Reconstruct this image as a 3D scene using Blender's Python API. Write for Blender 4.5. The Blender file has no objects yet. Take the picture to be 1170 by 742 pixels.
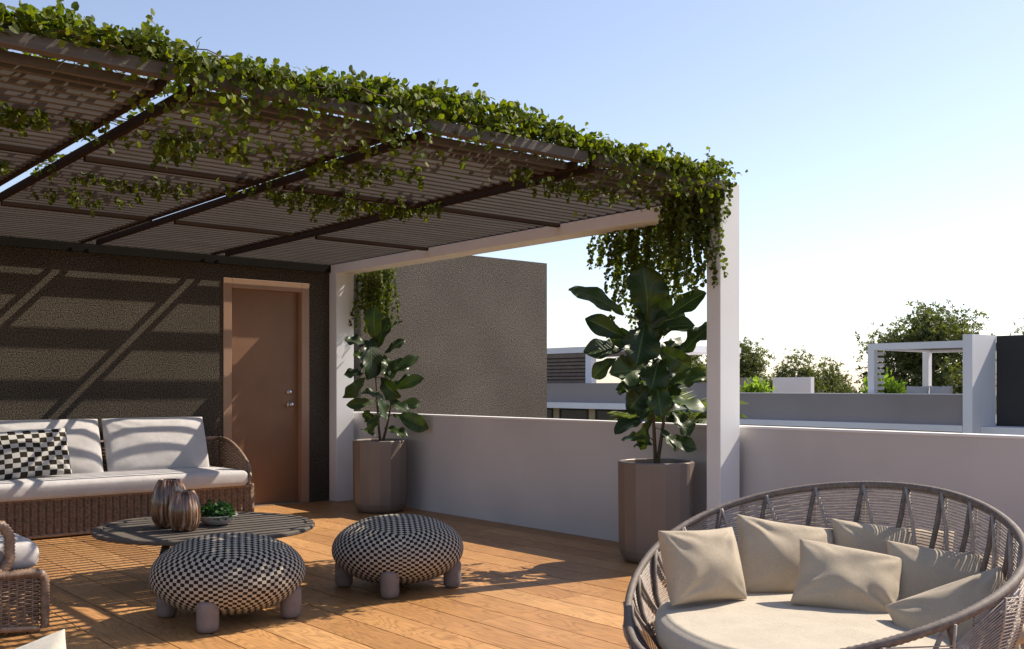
import bpy, math, random
import numpy as np
from mathutils import Vector, Matrix, noise
random.seed(7); RNG=np.random.default_rng(7)
C=bpy.context.scene.collection
sc=bpy.context.scene
PI=math.pi
R_=math.radians
# ------------------------------------------------------------------ materials
def newmat(name):
    m=bpy.data.materials.new(name); m.use_nodes=True
    nt=m.node_tree; nt.nodes.clear()
    out=nt.nodes.new('ShaderNodeOutputMaterial'); b=nt.nodes.new('ShaderNodeBsdfPrincipled')
    nt.links.new(b.outputs[0],out.inputs[0])
    return m,nt,b,out
def N(nt,t,**kw):
    n=nt.nodes.new(t)
    for k,v in kw.items():
        if k.startswith('i_'): n.inputs[k[2:].replace('_',' ')].default_value=v
        else: setattr(n,k,v)
    return n
def ramp(nt,src,stops):
    r=nt.nodes.new('ShaderNodeValToRGB'); e=r.color_ramp.elements
    while len(e)<len(stops): e.new(.5)
    for q,(p,c) in zip(e,stops): q.position=p; q.color=(*c,1) if len(c)==3 else c
    nt.links.new(src,r.inputs[0]); return r
def coords(nt,kind='Object',scale=(1,1,1)):
    tc=N(nt,'ShaderNodeTexCoord'); mp=N(nt,'ShaderNodeMapping'); mp.inputs['Scale'].default_value=scale
    nt.links.new(tc.outputs[kind],mp.inputs[0]); return mp.outputs[0]
def surf(name,c1,c2=None,rough=.6,nscale=4,bump=0,bscale=80,bdist=.002,metal=0,spec=.5,scale=(1,1,1),detail=6,sheen=0,pos=(.35,.65)):
    m,nt,b,out=newmat(name)
    b.inputs['Roughness'].default_value=rough; b.inputs['Metallic'].default_value=metal
    b.inputs['Specular IOR Level'].default_value=spec
    if sheen: b.inputs['Sheen Weight'].default_value=sheen
    co=coords(nt,'Object',scale)
    if c2 is None: c2=tuple(x*.88 for x in c1)
    n=N(nt,'ShaderNodeTexNoise',i_Scale=nscale,i_Detail=detail); nt.links.new(co,n.inputs['Vector'])
    r=ramp(nt,n.outputs[0],[(pos[0],c1),(pos[1],c2)]); nt.links.new(r.outputs[0],b.inputs['Base Color'])
    if bump:
        n2=N(nt,'ShaderNodeTexNoise',i_Scale=bscale,i_Detail=4); nt.links.new(co,n2.inputs['Vector'])
        bp=N(nt,'ShaderNodeBump',i_Strength=bump,i_Distance=bdist); nt.links.new(n2.outputs[0],bp.inputs['Height'])
        nt.links.new(bp.outputs[0],b.inputs['Normal'])
    return m
def fabric(name,c1,c2,wscale=3600,nscale=6,bump=.22):
    m,nt,b,out=newmat(name)
    b.inputs['Roughness'].default_value=.9; b.inputs['Specular IOR Level'].default_value=.2; b.inputs['Sheen Weight'].default_value=.15
    co=coords(nt,'UV')
    ob=coords(nt,'Object')
    n=N(nt,'ShaderNodeTexNoise',i_Scale=nscale,i_Detail=5); nt.links.new(ob,n.inputs['Vector'])
    r=ramp(nt,n.outputs[0],[(.35,c1),(.65,c2)])
    w1=N(nt,'ShaderNodeTexWave',bands_direction='X',i_Scale=wscale/20,i_Distortion=.6); w2=N(nt,'ShaderNodeTexWave',bands_direction='Y',i_Scale=wscale/20,i_Distortion=.6)
    nt.links.new(co,w1.inputs['Vector']); nt.links.new(co,w2.inputs['Vector'])
    a=N(nt,'ShaderNodeMath',operation='ADD'); nt.links.new(w1.outputs['Fac'],a.inputs[0]); nt.links.new(w2.outputs['Fac'],a.inputs[1])
    mm=N(nt,'ShaderNodeMapRange'); mm.inputs['From Max'].default_value=2; mm.inputs['To Min'].default_value=.90; mm.inputs['To Max'].default_value=1.05
    nt.links.new(a.outputs[0],mm.inputs[0])
    mx=N(nt,'ShaderNodeVectorMath',operation='SCALE'); nt.links.new(r.outputs[0],mx.inputs[0]); nt.links.new(mm.outputs[0],mx.inputs['Scale'])
    nf=N(nt,'ShaderNodeTexNoise',i_Scale=170,i_Detail=3); nt.links.new(ob,nf.inputs['Vector'])
    mf=N(nt,'ShaderNodeMapRange'); mf.inputs['From Min'].default_value=.3; mf.inputs['From Max'].default_value=.7; mf.inputs['To Min'].default_value=.91; mf.inputs['To Max'].default_value=1.07; nt.links.new(nf.outputs[0],mf.inputs[0])
    mz=N(nt,'ShaderNodeVectorMath',operation='SCALE'); nt.links.new(mx.outputs[0],mz.inputs[0]); nt.links.new(mf.outputs[0],mz.inputs['Scale'])
    nt.links.new(mz.outputs[0],b.inputs['Base Color'])
    n3=N(nt,'ShaderNodeTexNoise',i_Scale=9,i_Detail=3); nt.links.new(ob,n3.inputs['Vector'])
    bp0=N(nt,'ShaderNodeBump',i_Strength=bump,i_Distance=.03); nt.links.new(n3.outputs[0],bp0.inputs['Height'])
    bp=N(nt,'ShaderNodeBump',i_Strength=.4,i_Distance=.001); nt.links.new(a.outputs[0],bp.inputs['Height']); nt.links.new(bp0.outputs[0],bp.inputs['Normal'])
    nt.links.new(bp.outputs[0],b.inputs['Normal'])
    return m
def checker(name,ca,cb,scale):
    m,nt,b,out=newmat(name); b.inputs['Roughness'].default_value=.9; b.inputs['Specular IOR Level'].default_value=.12
    co=coords(nt,'UV')
    nd=N(nt,'ShaderNodeTexNoise',i_Scale=3,i_Detail=2); nt.links.new(co,nd.inputs['Vector'])
    ad=N(nt,'ShaderNodeMixRGB',blend_type='ADD'); ad.inputs[0].default_value=.012; nt.links.new(co,ad.inputs[1]); nt.links.new(nd.outputs['Color'],ad.inputs[2])
    ch=N(nt,'ShaderNodeTexChecker',i_Scale=scale,i_Color1=(*ca,1),i_Color2=(*cb,1)); nt.links.new(ad.outputs[0],ch.inputs['Vector'])
    ob=coords(nt,'Object'); n=N(nt,'ShaderNodeTexNoise',i_Scale=250,i_Detail=3); nt.links.new(ob,n.inputs['Vector'])
    mr=N(nt,'ShaderNodeMapRange'); mr.inputs['To Min'].default_value=.7; mr.inputs['To Max'].default_value=1.25; nt.links.new(n.outputs[0],mr.inputs[0])
    mx=N(nt,'ShaderNodeVectorMath',operation='SCALE'); nt.links.new(ch.outputs[0],mx.inputs[0]); nt.links.new(mr.outputs[0],mx.inputs['Scale'])
    nt.links.new(mx.outputs[0],b.inputs['Base Color'])
    bp=N(nt,'ShaderNodeBump',i_Strength=.6,i_Distance=.003); nt.links.new(n.outputs[0],bp.inputs['Height']); nt.links.new(bp.outputs[0],b.inputs['Normal'])
    return m
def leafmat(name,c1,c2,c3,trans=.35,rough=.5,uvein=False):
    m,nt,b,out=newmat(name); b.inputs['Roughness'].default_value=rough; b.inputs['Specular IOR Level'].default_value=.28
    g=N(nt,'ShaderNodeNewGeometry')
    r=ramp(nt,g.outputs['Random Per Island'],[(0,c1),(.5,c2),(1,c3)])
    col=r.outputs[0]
    if uvein:
        b.inputs['Coat Weight'].default_value=.05; b.inputs['Coat Roughness'].default_value=.25
        tc=N(nt,'ShaderNodeTexCoord'); sp=N(nt,'ShaderNodeSeparateXYZ'); nt.links.new(tc.outputs['UV'],sp.inputs[0])
        ab=N(nt,'ShaderNodeMath',operation='ABSOLUTE'); nt.links.new(sp.outputs['X'],ab.inputs[0])
        lt=N(nt,'ShaderNodeMapRange'); lt.inputs['From Min'].default_value=.03; lt.inputs['From Max'].default_value=.07; lt.inputs['To Min'].default_value=1; lt.inputs['To Max'].default_value=0
        nt.links.new(ab.outputs[0],lt.inputs[0])
        # side veins : stripes of v - .45|u|
        mu=N(nt,'ShaderNodeMath',operation='MULTIPLY_ADD'); nt.links.new(ab.outputs[0],mu.inputs[0]); mu.inputs[1].default_value=-.28; nt.links.new(sp.outputs['Y'],mu.inputs[2])
        fr=N(nt,'ShaderNodeMath',operation='PINGPONG'); nt.links.new(mu.outputs[0],fr.inputs[0]); fr.inputs[1].default_value=.055
        l2=N(nt,'ShaderNodeMapRange'); l2.inputs['From Min'].default_value=.0; l2.inputs['From Max'].default_value=.007; l2.inputs['To Min'].default_value=.6; l2.inputs['To Max'].default_value=0
        nt.links.new(fr.outputs[0],l2.inputs[0])
        mxm=N(nt,'ShaderNodeMath',operation='MAXIMUM'); nt.links.new(lt.outputs[0],mxm.inputs[0]); nt.links.new(l2.outputs[0],mxm.inputs[1])
        mc=N(nt,'ShaderNodeMixRGB'); nt.links.new(mxm.outputs[0],mc.inputs[0]); nt.links.new(col,mc.inputs[1]); mc.inputs[2].default_value=(.07,.105,.03,1)
        col=mc.outputs[0]
        bp=N(nt,'ShaderNodeBump',i_Strength=.5,i_Distance=.004,invert=True); nt.links.new(mxm.outputs[0],bp.inputs['Height']); nt.links.new(bp.outputs[0],b.inputs['Normal'])
    nt.links.new(col,b.inputs['Base Color'])
    t=N(nt,'ShaderNodeBsdfTranslucent'); sc_=N(nt,'ShaderNodeVectorMath',operation='MULTIPLY'); nt.links.new(col,sc_.inputs[0]); sc_.inputs[1].default_value=(1.9,2.0,.7)
    nt.links.new(sc_.outputs[0],t.inputs[0])
    mx=N(nt,'ShaderNodeMixShader'); mx.inputs[0].default_value=trans
    nt.links.new(b.outputs[0],mx.inputs[1]); nt.links.new(t.outputs[0],mx.inputs[2]); nt.links.new(mx.outputs[0],out.inputs[0])
    return m
def wood_deck():
    m,nt,b,out=newmat('oiled_deck_wood')
    ob=coords(nt,'Object'); uv=N(nt,'ShaderNodeTexCoord').outputs['UV']
    sp=N(nt,'ShaderNodeSeparateXYZ'); nt.links.new(uv,sp.inputs[0])
    off=N(nt,'ShaderNodeVectorMath',operation='SCALE'); nt.links.new(uv,off.inputs[0]); off.inputs['Scale'].default_value=37
    ad=N(nt,'ShaderNodeVectorMath',operation='ADD'); nt.links.new(ob,ad.inputs[0]); nt.links.new(off.outputs[0],ad.inputs[1])
    mp=N(nt,'ShaderNodeMapping'); mp.inputs['Scale'].default_value=(3.2,.5,1); nt.links.new(ad.outputs[0],mp.inputs[0])
    n=N(nt,'ShaderNodeTexNoise',i_Scale=1.6,i_Detail=2.5,i_Distortion=.4); nt.links.new(mp.outputs[0],n.inputs['Vector'])
    # growth rings: contour lines of a smooth field
    mu=N(nt,'ShaderNodeMath',operation='MULTIPLY'); nt.links.new(n.outputs[0],mu.inputs[0]); mu.inputs[1].default_value=26
    sn=N(nt,'ShaderNodeMath',operation='PINGPONG'); nt.links.new(mu.outputs[0],sn.inputs[0]); sn.inputs[1].default_value=.5
    mp2=N(nt,'ShaderNodeMapping'); mp2.inputs['Scale'].default_value=(70,2.5,1); nt.links.new(ad.outputs[0],mp2.inputs[0])
    n2=N(nt,'ShaderNodeTexNoise',i_Scale=2,i_Detail=5); nt.links.new(mp2.outputs[0],n2.inputs['Vector'])
    rr=ramp(nt,sn.outputs[0],[(.0,(.45,.42,.40)),(.22,(.90,.90,.90)),(1,(1.15,1.15,1.15))])
    r2=ramp(nt,n2.outputs[0],[(.3,(.72,.70,.68)),(.7,(1.18,1.18,1.18))])
    bc=ramp(nt,sp.outputs['X'],[(0,(.40,.20,.074)),(.35,(.52,.275,.108)),(.7,(.44,.225,.088)),(1,(.60,.335,.14))])
    m1=N(nt,'ShaderNodeMixRGB',blend_type='MULTIPLY'); m1.inputs[0].default_value=.65; nt.links.new(bc.outputs[0],m1.inputs[1]); nt.links.new(rr.outputs[0],m1.inputs[2])
    m2=N(nt,'ShaderNodeMixRGB',blend_type='MULTIPLY'); m2.inputs[0].default_value=.9; nt.links.new(m1.outputs[0],m2.inputs[1]); nt.links.new(r2.outputs[0],m2.inputs[2])
    nb=N(nt,'ShaderNodeTexNoise',i_Scale=.9,i_Detail=3); nt.links.new(ad.outputs[0],nb.inputs['Vector'])
    r3=ramp(nt,nb.outputs[0],[(.3,(.82,.80,.78)),(.7,(1.1,1.1,1.1))])
    m3=N(nt,'ShaderNodeMixRGB',blend_type='MULTIPLY'); m3.inputs[0].default_value=1; nt.links.new(m2.outputs[0],m3.inputs[1]); nt.links.new(r3.outputs[0],m3.inputs[2])
    nt.links.new(m3.outputs[0],b.inputs['Base Color'])
    r4=ramp(nt,n2.outputs[0],[(.2,(.55,)*3),(.8,(.38,)*3)]); nt.links.new(r4.outputs[0],b.inputs['Roughness'])
    b.inputs['Specular IOR Level'].default_value=.45
    bp=N(nt,'ShaderNodeBump',i_Strength=.25,i_Distance=.001); nt.links.new(n2.outputs[0],bp.inputs['Height']); nt.links.new(bp.outputs[0],b.inputs['Normal'])
    return m
def plaster(name,c1,c2,scale=55,strength=1.0,dist=.018):
    m,nt,b,out=newmat(name); b.inputs['Roughness'].default_value=.95; b.inputs['Specular IOR Level'].default_value=.15
    ob=coords(nt,'Object')
    v=N(nt,'ShaderNodeTexNoise',i_Scale=scale,i_Detail=5,i_Roughness=.65); nt.links.new(ob,v.inputs['Vector'])
    l=N(nt,'ShaderNodeTexNoise',i_Scale=1.3,i_Detail=5); nt.links.new(ob,l.inputs['Vector'])
    r=ramp(nt,v.outputs[0],[(.38,c1),(.62,c2)])
    r2=ramp(nt,l.outputs[0],[(.3,(.85,)*3),(.7,(1.12,)*3)])
    mx=N(nt,'ShaderNodeMixRGB',blend_type='MULTIPLY'); mx.inputs[0].default_value=1; nt.links.new(r.outputs[0],mx.inputs[1]); nt.links.new(r2.outputs[0],mx.inputs[2])
    nt.links.new(mx.outputs[0],b.inputs['Base Color'])
    bp=N(nt,'ShaderNodeBump',i_Strength=strength,i_Distance=dist); nt.links.new(v.outputs[0],bp.inputs['Height']); nt.links.new(bp.outputs[0],b.inputs['Normal'])
    return m
def slatwood(name,c1,c2):
    m,nt,b,out=newmat(name); b.inputs['Roughness'].default_value=.7; b.inputs['Specular IOR Level'].default_value=.25
    co=coords(nt,'Object',(1.5,40,40)); n=N(nt,'ShaderNodeTexNoise',i_Scale=1.5,i_Detail=6); nt.links.new(co,n.inputs['Vector'])
    r=ramp(nt,n.outputs[0],[(.3,c1),(.7,c2)]); nt.links.new(r.outputs[0],b.inputs['Base Color'])
    bp=N(nt,'ShaderNodeBump',i_Strength=.3,i_Distance=.002); nt.links.new(n.outputs[0],bp.inputs['Height']); nt.links.new(bp.outputs[0],b.inputs['Normal'])
    return m
def streakglass(name):
    m,nt,b,out=newmat(name); b.inputs['Roughness'].default_value=.18; b.inputs['Metallic'].default_value=.08; b.inputs['Coat Weight'].default_value=.35; b.inputs['Coat Roughness'].default_value=.08
    co=coords(nt,'Object',(26,26,2.2)); n=N(nt,'ShaderNodeTexNoise',i_Scale=1.1,i_Detail=5,i_Distortion=.6); nt.links.new(co,n.inputs['Vector'])
    r=ramp(nt,n.outputs[0],[(.3,(.03,.014,.008)),(.45,(.11,.05,.025)),(.56,(.25,.13,.07)),(.68,(.46,.33,.24))]); nt.links.new(r.outputs[0],b.inputs['Base Color'])
    return m
M={}
M['deck']=wood_deck()
M['white']=surf('white_render_paint',(.77,.755,.75),(.71,.695,.69),rough=.75,nscale=1.2,bump=.25,bscale=120,bdist=.001,spec=.25)
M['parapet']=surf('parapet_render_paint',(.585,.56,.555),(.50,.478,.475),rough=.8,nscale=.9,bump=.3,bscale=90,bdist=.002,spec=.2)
M['beam']=surf('beam_pale_paint',(.82,.785,.765),(.76,.725,.705),rough=.7,nscale=1.5,bump=.2,bscale=150,bdist=.001,spec=.25)
M['farwhite']=surf('far_white_render',(.72,.71,.74),(.64,.63,.66),rough=.8,nscale=.4,spec=.2)
M['farslat']=surf('far_brown_slats',(.17,.125,.10),(.13,.095,.08),rough=.8)
M['fargrey']=surf('far_grey_render',(.29,.255,.25),(.245,.215,.21),rough=.85,nscale=.35,spec=.2)
M['fardark']=surf('far_dark_render',(.045,.043,.043),(.035,.034,.034),rough=.85,nscale=.5,spec=.2)
M['sandwall']=surf('sand_render',(.36,.29,.20),(.28,.22,.15),rough=.85,nscale=.5,spec=.2)
M['plaster']=plaster('rough_dark_plaster',(.006,.005,.0045),(.150,.124,.095),scale=85)
M['plaster2']=plaster('rough_grey_plaster',(.045,.038,.032),(.175,.150,.128),scale=70)
M['trimdark']=surf('dark_trim_paint',(.014,.012,.010),(.010,.009,.008),rough=.9,spec=.1)
M['slat']=slatwood('weathered_brown_slats',(.070,.059,.052),(.108,.092,.081))
M['joist']=slatwood('dark_brown_joists',(.030,.020,.015),(.042,.029,.022))
M['joist'].node_tree.nodes['Principled BSDF'].inputs['Specular IOR Level'].default_value=.0
M['door']=surf('brown_door_leaf',(.235,.118,.058),(.205,.10,.049),rough=.5,nscale=2.5,bump=.15,bscale=200,bdist=.001)
M['doorframe']=surf('brown_door_frame_paint',(.36,.215,.135),(.31,.185,.115),rough=.45,nscale=3)
M['steel']=surf('brushed_steel',(.6,.58,.56),(.5,.48,.46),rough=.3,metal=.9,nscale=30)
M['wicker']=surf('brown_wicker_strand',(.27,.172,.115),(.15,.094,.064),rough=.45,nscale=35,bump=.3,bscale=300,bdist=.001)
M['wickerdark']=surf('wicker_inner_frame',(.10,.062,.044),(.07,.045,.032),rough=.6,nscale=20)
M['rope']=surf('taupe_rope',(.38,.32,.285),(.27,.225,.20),rough=.55,nscale=60,bump=.4,bscale=400,bdist=.001)
M['rim']=surf('taupe_rim_wrap',(.17,.135,.118),(.11,.088,.078),rough=.7,nscale=40,bump=.3,bscale=300,bdist=.001)
M['sofafab']=fabric('white_canvas',(.52,.49,.48),(.47,.44,.43))
M['cream']=fabric('oatmeal_linen',(.48,.395,.295),(.42,.345,.255))
M['creamlight']=fabric('cream_linen',(.56,.51,.43),(.51,.46,.38))
M['creamseat']=fabric('pale_seat_linen',(.53,.46,.37),(.485,.42,.335))
M['check']=checker('check_weave',(.022,.016,.012),(.42,.375,.32),2.0)
M['checkp']=checker('check_canvas',(.03,.024,.016),(.50,.48,.45),2.0)
M['pufleg']=surf('mauve_fabric_leg',(.22,.175,.16),(.18,.142,.13),rough=.85,nscale=20,bump=.3,bscale=300)
M['pot']=surf('taupe_satin_planter',(.19,.150,.126),(.16,.126,.106),rough=.33,nscale=2,bump=.05,bscale=60)
M['soil']=surf('dark_soil',(.035,.022,.015),(.06,.04,.03),rough=1,nscale=40,bump=1,bscale=60,bdist=.02)
M['table']=slatwood('dark_table_wood',(.075,.062,.052),(.13,.108,.09))
M['vase']=streakglass('streaked_bronze_glass')
M['bowl']=surf('pale_ceramic',(.55,.53,.50),(.42,.40,.38),rough=.5,nscale=25)
M['stem']=surf('brown_stem',(.10,.07,.04),(.06,.045,.03),rough=.8,nscale=30)
M['bark']=surf('tree_bark',(.10,.075,.055),(.06,.045,.035),rough=.95,nscale=6,bump=.6,bscale=20,bdist=.03)
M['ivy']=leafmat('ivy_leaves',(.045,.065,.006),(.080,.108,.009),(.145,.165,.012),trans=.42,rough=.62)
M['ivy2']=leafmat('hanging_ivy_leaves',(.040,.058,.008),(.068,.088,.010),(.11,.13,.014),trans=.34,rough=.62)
M['fig']=leafmat('fiddle_leaf',(.016,.032,.007),(.024,.044,.009),(.042,.070,.014),trans=.10,rough=.40,uvein=True)
M['small']=leafmat('small_green_leaves',(.016,.05,.014),(.028,.08,.022),(.05,.12,.035),trans=.2,rough=.4)
M['tree']=leafmat('tree_leaves',(.060,.075,.025),(.085,.10,.035),(.12,.13,.05),trans=.3,rough=.6)
M['bright']=leafmat('bright_shrub_leaves',(.10,.17,.02),(.16,.24,.03),(.22,.30,.05),trans=.4,rough=.5)
M['palm']=leafmat('palm_leaflets',(.06,.09,.02),(.10,.13,.03),(.15,.17,.045),trans=.35,rough=.5)
M['ground']=surf('dry_garden_ground',(.10,.10,.05),(.17,.14,.09),rough=1,nscale=.08,detail=10)
M['glass']=surf('dark_window_glass',(.03,.03,.035),(.02,.02,.025),rough=.1,nscale=1)
# ------------------------------------------------------------------ mesh helpers
ORG={}
def origin(p): return ORG.get(p.name,Vector((0,0,0))) if p else Vector((0,0,0))
class MB:
    def __init__(s): s.v=[]; s.f=[]; s.uv=[]
    def add(s,vs,fs,uv=None):
        o=len(s.v); s.v+= [tuple(map(float,v)) for v in vs]; s.f+=[tuple(i+o for i in f) for f in fs]
        s.uv+= [tuple(u) for u in uv] if uv is not None else [(0,0)]*len(vs)
        return s
    def box(s,x0,x1,y0,y1,z0,z1,uv=None):
        vs=[(x,y,z) for z in (z0,z1) for y in (y0,y1) for x in (x0,x1)]
        return s.add(vs,[(0,2,3,1),(4,5,7,6),(0,1,5,4),(2,6,7,3),(0,4,6,2),(1,3,7,5)],[uv]*8 if uv else None)
    def tube(s,pts,r,n=8,cap=True,closed=False,flat=1.0,up=None):
        pts=[Vector(p) for p in pts]; m=len(pts); rr=r if hasattr(r,'__len__') else [r]*m
        rings=[]; ref=None
        for i,p in enumerate(pts):
            if closed: t=(pts[(i+1)%m]-pts[i-1])
            else: t=pts[min(i+1,m-1)]-pts[max(i-1,0)]
            if t.length<1e-9: t=Vector((0,0,1))
            t.normalize()
            if ref is None:
                ref=Vector(up) if up else (Vector((0,0,1)) if abs(t.z)<.9 else Vector((1,0,0)))
            a=ref-t*ref.dot(t)
            if a.length<1e-6: a=t.orthogonal()
            a.normalize(); b=t.cross(a); 
            if not up: ref=a
            rings.append([p+(a*math.cos(2*PI*k/n)*flat+b*math.sin(2*PI*k/n))*rr[i] for k in range(n)])
        vs=[v for g in rings for v in g]; fs=[]
        L=m if closed else m-1
        for i in range(L):
            j=(i+1)%m
            for k in range(n): fs.append((i*n+k,i*n+(k+1)%n,j*n+(k+1)%n,j*n+k))
        if cap and not closed: fs+= [tuple(range(n))[::-1],tuple((m-1)*n+k for k in range(n))]
        return s.add(vs,fs)
    def lathe(s,prof,cx,cy,n=48,lobe=0,amp=0,cz=0,close=False):
        vs=[];fs=[]
        for r,z in prof:
            for k in range(n):
                t=2*PI*k/n; q=r*(1+ (amp*abs(math.cos(lobe*t/2))-amp if lobe else 0))
                vs.append((cx+q*math.cos(t),cy+q*math.sin(t),cz+z))
        for i in range(len(prof)-1):
            for k in range(n): fs.append((i*n+k,i*n+(k+1)%n,(i+1)*n+(k+1)%n,(i+1)*n+k))
        fs.append(tuple(range(n))[::-1]); 
        if close: fs.append(tuple((len(prof)-1)*n+k for k in range(n)))
        return s.add(vs,fs)
    def build(s,name,mat,parent=None,smooth=False,bevel=0,seg=2,sub=0,angle=None):
        o0=origin(parent)
        me=bpy.data.meshes.new(name); me.from_pydata([(v[0]-o0.x,v[1]-o0.y,v[2]-o0.z) for v in s.v],[],s.f); me.update()
        ul=me.uv_layers.new(name='UVMap'); li=np.empty(len(me.loops),dtype=np.int32); me.loops.foreach_get('vertex_index',li)
        ul.data.foreach_set('uv',np.array(s.uv,dtype=np.float32)[li].ravel())
        me.materials.append(mat)
        if smooth: me.polygons.foreach_set('use_smooth',[True]*len(me.polygons))
        o=bpy.data.objects.new(name,me); C.objects.link(o)
        if parent: o.parent=parent; ORG[o.name]=o0
        if bevel:
            b=o.modifiers.new('bevel','BEVEL'); b.width=bevel; b.segments=seg; b.limit_method='ANGLE'
        if sub: q=o.modifiers.new('sub','SUBSURF'); q.levels=sub; q.render_levels=sub
        return o
def tag(o,label,cat,group=None,kind=None):
    if label: o['label']=label
    if cat: o['category']=cat
    if group: o['group']=group
    if kind: o['kind']=kind
    return o
def thing(name,label,cat,loc=(0,0,0),group=None):
    o=bpy.data.objects.new(name,None); C.objects.link(o); o.location=loc; o.empty_display_size=.2
    ORG[o.name]=Vector(loc); return tag(o,label,cat,group)
# ------------------------------------------------------------------ camera geometry helpers (used to read real positions off the photograph)
FX,YAW,HZ,CH=1149.,R_(49.7),442.,1.3
Fw=Vector((math.cos(YAW),math.sin(YAW),0)); Rt=Vector((math.sin(YAW),-math.cos(YAW),0)); Up=Vector((0,0,1))
# ------------------------------------------------------------------ setting
MB().add([(-900,-900,-6.6),(900,-900,-6.6),(900,900,-6.6),(-900,900,-6.6)],[(0,1,2,3)]).build('ground',M['ground'])['kind']='structure'
WY=10.114; PX0=6.135; PT=.11
# deck of boards
t=MB(); rnd=random.Random(3); w=.245; x=PX0-w*.5
xs=PX0
i=0
while xs>-3:
    y=-4.0+rnd.uniform(-2.4,0)
    while y<WY:
        L=rnd.choice([2.4,2.7,3.0]); y0=max(y,-4); y1=min(y+L-.003,WY-.002)
        if y1>y0: t.box(xs-w+.007,xs-.001,y0,y1,-.03,rnd.uniform(-.001,.0),uv=(rnd.random(),rnd.random()))
        y+=L
    xs-=w
o=t.build('floor',M['deck']); o['kind']='structure'
o=MB().box(-3,PX0+.0,-4,WY,-.2,-.034).build('floor_slab',M['trimdark']); o['kind']='structure'
o=MB().box(-3,PX0+PT,-4,WY+4,-6.6,-.205).build('house_base',M['white']); tag(o,'white lower storey of the house carrying the roof terrace','building')
# parapets
pr=thing('parapet_wall','low pale rendered parapet wall behind the two planters and the round daybed','wall',(PX0,3,0))
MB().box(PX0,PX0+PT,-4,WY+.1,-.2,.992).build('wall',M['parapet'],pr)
MB().box(PX0-.006,PX0+PT+.006,-4,WY+.1,.992,1.008).build('coping',M['white'],pr)
# house wall with door
hw=thing('house_wall','dark rough plastered house wall behind the sofa, with the brown door','wall',(2,WY,0))
DX0,DX1,DZ=4.60,5.54,2.41
t=MB(); t.box(-3,DX0,WY,WY+.25,-.2,2.97); t.box(DX0,DX1,WY,WY+.25,DZ,2.97); t.box(DX1,5.84,WY,WY+.25,-.2,2.97)
t.build('plaster_wall',M['plaster'],hw)
dr=MB().box(DX0+.04,DX1-.04,WY+.07,WY+.115,.012,DZ-.04).build('door',M['door'],hw,bevel=.003)
t=MB(); t.box(DX0-.04,DX0+.055,WY-.010,WY+.13,0,DZ+.05); t.box(DX1-.055,DX1+.04,WY-.010,WY+.13,0,DZ+.05); t.box(DX0+.055,DX1-.055,WY-.010,WY+.13,DZ-.055,DZ+.05)
t.build('door_frame',M['doorframe'],hw,bevel=.004)
MB().box(DX0+.055,DX1-.055,WY-.008,WY+.14,0,.012).build('threshold',M['steel'],hw)
def knob(z,r,ln,nm):
    t=MB(); cx,cy=5.37,WY+.07
    t.tube([(cx,cy,z),(cx,cy-.008,z)],.031,24); t.tube([(cx,cy-.008,z),(cx,cy-ln*.5,z),(cx,cy-ln*.62,z),(cx,cy-ln*.85,z),(cx,cy-ln,z)],[.012,.012,r*.9,r,r*.6],20)
    return t.build(nm,M['steel'],dr,smooth=True)
knob(1.10,.028,.07,'door_knob'); knob(1.24,.024,.03,'deadbolt')
# neighbouring block in line with the house wall
nb=thing('neighbour_block','tall grey brown rough plastered block with flat top beyond the parapet','building',(7.7,WY+2,-6.6))
MB().box(6.26,9.2,WY,WY+4,-6.6,2.975).build('wall',M['plaster2'],nb)
# ------------------------------------------------------------------ pergola
PXL,PXR=5.838,6.066
FYY=4.561
pg=thing('pergola','slatted brown pergola on white posts covering the seating area, overgrown with ivy','pergola',(2.5,7,0))
MB().box(PXL,PXR,FYY,FYY+.125,0,2.79).build('post',M['white'],pg,bevel=.004)
MB().box(PXL,PXR,WY-.16,WY-.002,0,2.60).build('post',M['white'],pg,bevel=.004)
MB().box(PXL+.001,PXR-.001,FYY+.125,WY-.001,2.585,2.683).build('side_beam',M['beam'],pg,bevel=.003)
MB().box(5.877,5.91,FYY+.13,WY-.05,2.684,2.729).build('joist',M['joist'],pg)
MB().box(-1.1,-.9,FYY,FYY+.125,0,2.70).build('post',M['white'],pg,bevel=.004)
MB().box(-.93,PXL-.002,WY-.04,WY-.001,2.60,2.685).build('wall_beam',M['trimdark'],pg)
bounds=[5.814,4.493,3.172,1.851,.53,-.791]
PITCH=.107; SH,SW=.042,.035; ZS=2.686
for b in range(5):
    x1=bounds[b]-(.06 if b else 0); x0=bounds[b+1]+.06
    t=MB(); y=WY-.098
    while y>FYY+.09:
        t.box(x0+.031,x1-(.031 if b else -.06),y-SW/2,y+SW/2,ZS,ZS+SH)
        y-=PITCH
    t.build('slat_panel',M['slat'],pg)
    for xx in ((x0,x1) if b else (x0,)):
        s=.030
        a,c=(xx,xx+s) if xx==x0 else (xx-s,xx)
        MB().box(a,c,FYY+.02,WY-.06,2.676,ZS+.042).build('joist',M['joist'],pg,bevel=.003)
    for yy in (6.27,8.19):
        MB().box(x0+.038,x1-(.038 if b else -.02),yy-.022,yy+.022,2.655,ZS-.001).build('cross_member',M['joist'],pg)
    MB().box(x0-.01,x1+(.01 if b else .0),FYY-.06,FYY+.01,2.712,2.775).build('front_rail',M['slat'],pg,bevel=.003)
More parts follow.
